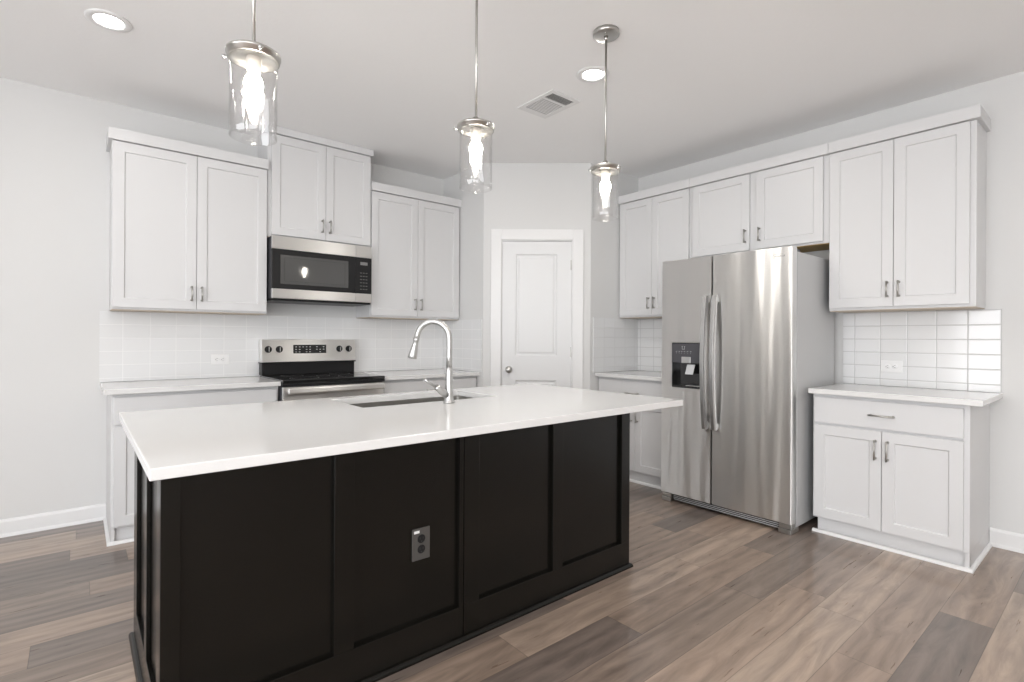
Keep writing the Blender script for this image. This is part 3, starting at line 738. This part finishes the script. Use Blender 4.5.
# ------------------------------------------------------------------ outlets
def outlet(label, loc, rz, horizontal, m, mdev, hgt=.076, wid=.120):
    t = thing('outlet', label, 'outlet', loc, rz, None if not horizontal else 'white outlets on the tile')
    hw, hh = (wid/2, hgt/2) if horizontal else (hgt/2, wid/2)
    bxo('cover_plate', (-hw, -.006, -hh, hw, -.0003, hh), m, t, .0025)
    for s in (-1, 1):
        cx, cz = (s*.0195, 0) if horizontal else (0, s*.0195)
        bm = bmesh.new(); lathe(bm, [(0, 0), (.0165, 0), (.0165, .0018), (.0155, .0024), (0, .0024)], (cx, -.0058, cz), 24, (0, -1, 0)); rc = obj('receptacle', bm, mdev, t)
        bm = bmesh.new()
        for q in (-.0065, .0065):
            if horizontal: box(bm, cx-.001-.003, -.0086, q-.001, cx+.0045, -.0082, q+.001)
            else: box(bm, q-.001, -.0086, cz-.001, q+.001, -.0082, cz+.007)
        lathe(bm, [(0, 0), (.0024, 0), (.0024, .0004), (0, .0004)], (cx-(.0085 if horizontal else 0), -.0082, cz-(0 if horizontal else .0085)), 12, (0, -1, 0))
        obj('slots', bm, m_slot, rc)
    return t
outlet('white horizontal outlet on the backsplash left of the range', (.806, YL-.008, 1.035), 0, True, m_white, m_white)
outlet('white horizontal outlet on the grouted tile right of the refrigerator', (XR-.008, 1.042, 1.030), R90, True, m_white, m_white)
oi = outlet('dark bronze vertical outlet set in the black island front panel', (1.000, BY0+.0185, .427), 0, False, m_bronze, m_blackpl)
bxo('sticker', (-.031, -.0064, .042, -.008, -.0060, .052), m_white, oi)
# ------------------------------------------------------------------ ceiling lights
def recessed(label, x, y, watt=18.0):
    t = thing('recessed_light', label, 'ceiling light', (x, y, H), 0, 'round recessed ceiling lights')
    bm = bmesh.new(); lathe(bm, [(.094, -.0008), (.094, -.004), (.088, -.007), (.066, -.0085), (.058, -.005), (.058, -.0008)], seg=48); obj('trim_ring', bm, m_trim, t)
    bm = bmesh.new(); lathe(bm, [(0, -.0050), (.056, -.0042), (.0575, -.0015)], seg=48); obj('lens', bm, m_lens, t)
    ld = bpy.data.lights.new('lamp', 'AREA'); ld.shape = 'DISK'; ld.size = .12; ld.energy = watt; ld.color = (1, .95, .88)
    lo = bpy.data.objects.new('lamp', ld); COL.objects.link(lo); lo.parent = t; lo.location = (0, 0, -.012)
    return t
recessed('round recessed ceiling light nearest the upper left corner', .110, 3.215, 4.0)
recessed('round recessed ceiling light beside the rightmost pendant canopy', 2.297, 2.036, 11.0)
recessed('unseen recessed ceiling light added to brighten the room, toward the left wall', -1.6, .6)  # this and the next three are out of view, added to light the room
recessed('unseen recessed ceiling light added to brighten the room, nearest the back windows', -1.2, -1.8)
recessed('unseen recessed ceiling light added to brighten the room, in the middle', 1.2, -.6)
recessed('unseen recessed ceiling light added to brighten the room, near the fridge wall', 2.8, -1.6)

# ------------------------------------------------------------------ vent
vt = thing('ceiling_vent', 'white rectangular ceiling air vent with louvres', 'vent', (2.373, 2.486, H))
vw, vl = .130, .172
bm = bmesh.new()
xy_ring(bm, (-vw, -vl, vw, vl), (-vw+.034, -vl+.034, vw-.034, vl-.050), -.007, -.0008); obj('frame', bm, m_trim, vt, .002)
bxo('backing', (-vw+.034, -vl+.034, -.0015, vw-.034, vl-.050, -.0008), m_vent, vt)
bxo('cross_bar', (-vw+.034, -.062, -.0068, vw-.034, -.052, -.002), m_trim, vt)
y_ = -vl+.040
while y_ < vl-.056:
    if not (-.068 < y_ < -.050):
        s = 1 if y_ > -.05 else -1
        bm = bmesh.new(); a = [(-vw+.035, y_, -.0016), (vw-.035, y_, -.0016), (vw-.035, y_+s*(.002 if s > 0 else .006), -.0066), (-vw+.035, y_+s*(.002 if s > 0 else .006), -.0066)]
        v1 = [bm.verts.new(p) for p in a]; v2 = [bm.verts.new((p[0], p[1]+.0012, p[2])) for p in a]
        bm.faces.new(v1); bm.faces.new(v2[::-1])
        for i in range(4): bm.faces.new((v1[i], v2[i], v2[(i+1) % 4], v1[(i+1) % 4]))
        obj('louvre', bm, m_trim, vt)
    y_ += .0165 if y_ > -.05 else .0125

# ------------------------------------------------------------------ pendants
def make_pendant(label, x, y):
    t = thing('pendant_light', label, 'pendant light', (x, y, H), 0, 'glass pendants over the island')
    ZC = 2.052-H
    bm = bmesh.new(); lathe(bm, [(0, -.024), (.010, -.024), (.060, -.022), (.066, -.018), (.066, -.0008), (0, -.0008)], seg=40); cn = obj('canopy', bm, m_nickel, t)
    for a in (.6, .6+PI):
        bm = bmesh.new(); lathe(bm, [(.0045, 0), (.0045, .004), (0, .0055)], (.035*math.cos(a), .035*math.sin(a), -.0225), 10, (0, 0, -1)); obj('screw', bm, m_nickel, cn)
    bm = bmesh.new(); tube(bm, [(0, 0, -.024), (0, 0, ZC+.028)], .0052, 12); lathe(bm, [(.0052, .0), (.011, .0), (.011, -.018), (.0052, -.020)], (0, 0, -.024), 16); obj('rod', bm, m_nickel, t)
    bm = bmesh.new(); lathe(bm, [(.0052, .045), (.011, .043), (.012, .018), (.020, .015), (.070, .012), (.076, .008), (.076, .001), (.0725, 0), (.0725, -.012), (.066, -.013), (.066, -.004), (0, -.003)], (0, 0, ZC), 48); cp = obj('cap', bm, m_nickel, t)
    for k_ in range(3):
        a = 2.6+k_*2*PI/3; c, s = math.cos(a), math.sin(a)
        bm = bmesh.new(); lathe(bm, [(.0025, 0), (.0025, .008), (.0065, .008), (.0065, .016), (0, .017)], (.0722*c, .0722*s, ZC-.006), 14, (c, s, 0)); obj('thumbscrew', bm, m_chrome, cp)
    bm = bmesh.new(); g0, g1 = -.0045, -.245; n_ = 10
    prof = [(.0655, g0)] + [(.0655, g0+(g1-g0)*i/n_) for i in range(1, n_)] + [(.0655, g1), (.0640, g1-.0015), (.0625, g1), (.0625, g0)]
    lathe(bm, prof, (0, 0, ZC), 48); obj('glass_shade', bm, m_glass, t)
    bm = bmesh.new(); lathe(bm, [(0, -.0035), (.021, -.0035), (.021, -.040), (.018, -.046), (.014, -.046), (0, -.046)], (0, 0, ZC), 28); obj('socket', bm, m_socket, t)
    bm = bmesh.new(); lathe(bm, [(.012, -.0465), (.016, -.055), (.024, -.068), (.0275, -.084), (.0245, -.100), (.0165, -.114), (.0115, -.130), (.0085, -.146), (.005, -.154), (0, -.157)], (0, 0, ZC), 28); obj('bulb', bm, m_bulb, t)
    return t
pd = make_pendant('clear glass pendant light at the far left of the row over the island', .405, 1.713)
dup(pd, (1.2315, 1.713, H), 'clear glass pendant light in the middle of the row over the island')
dup(pd, (2.030, 1.713, H), 'clear glass pendant light at the right with its ceiling canopy in view')
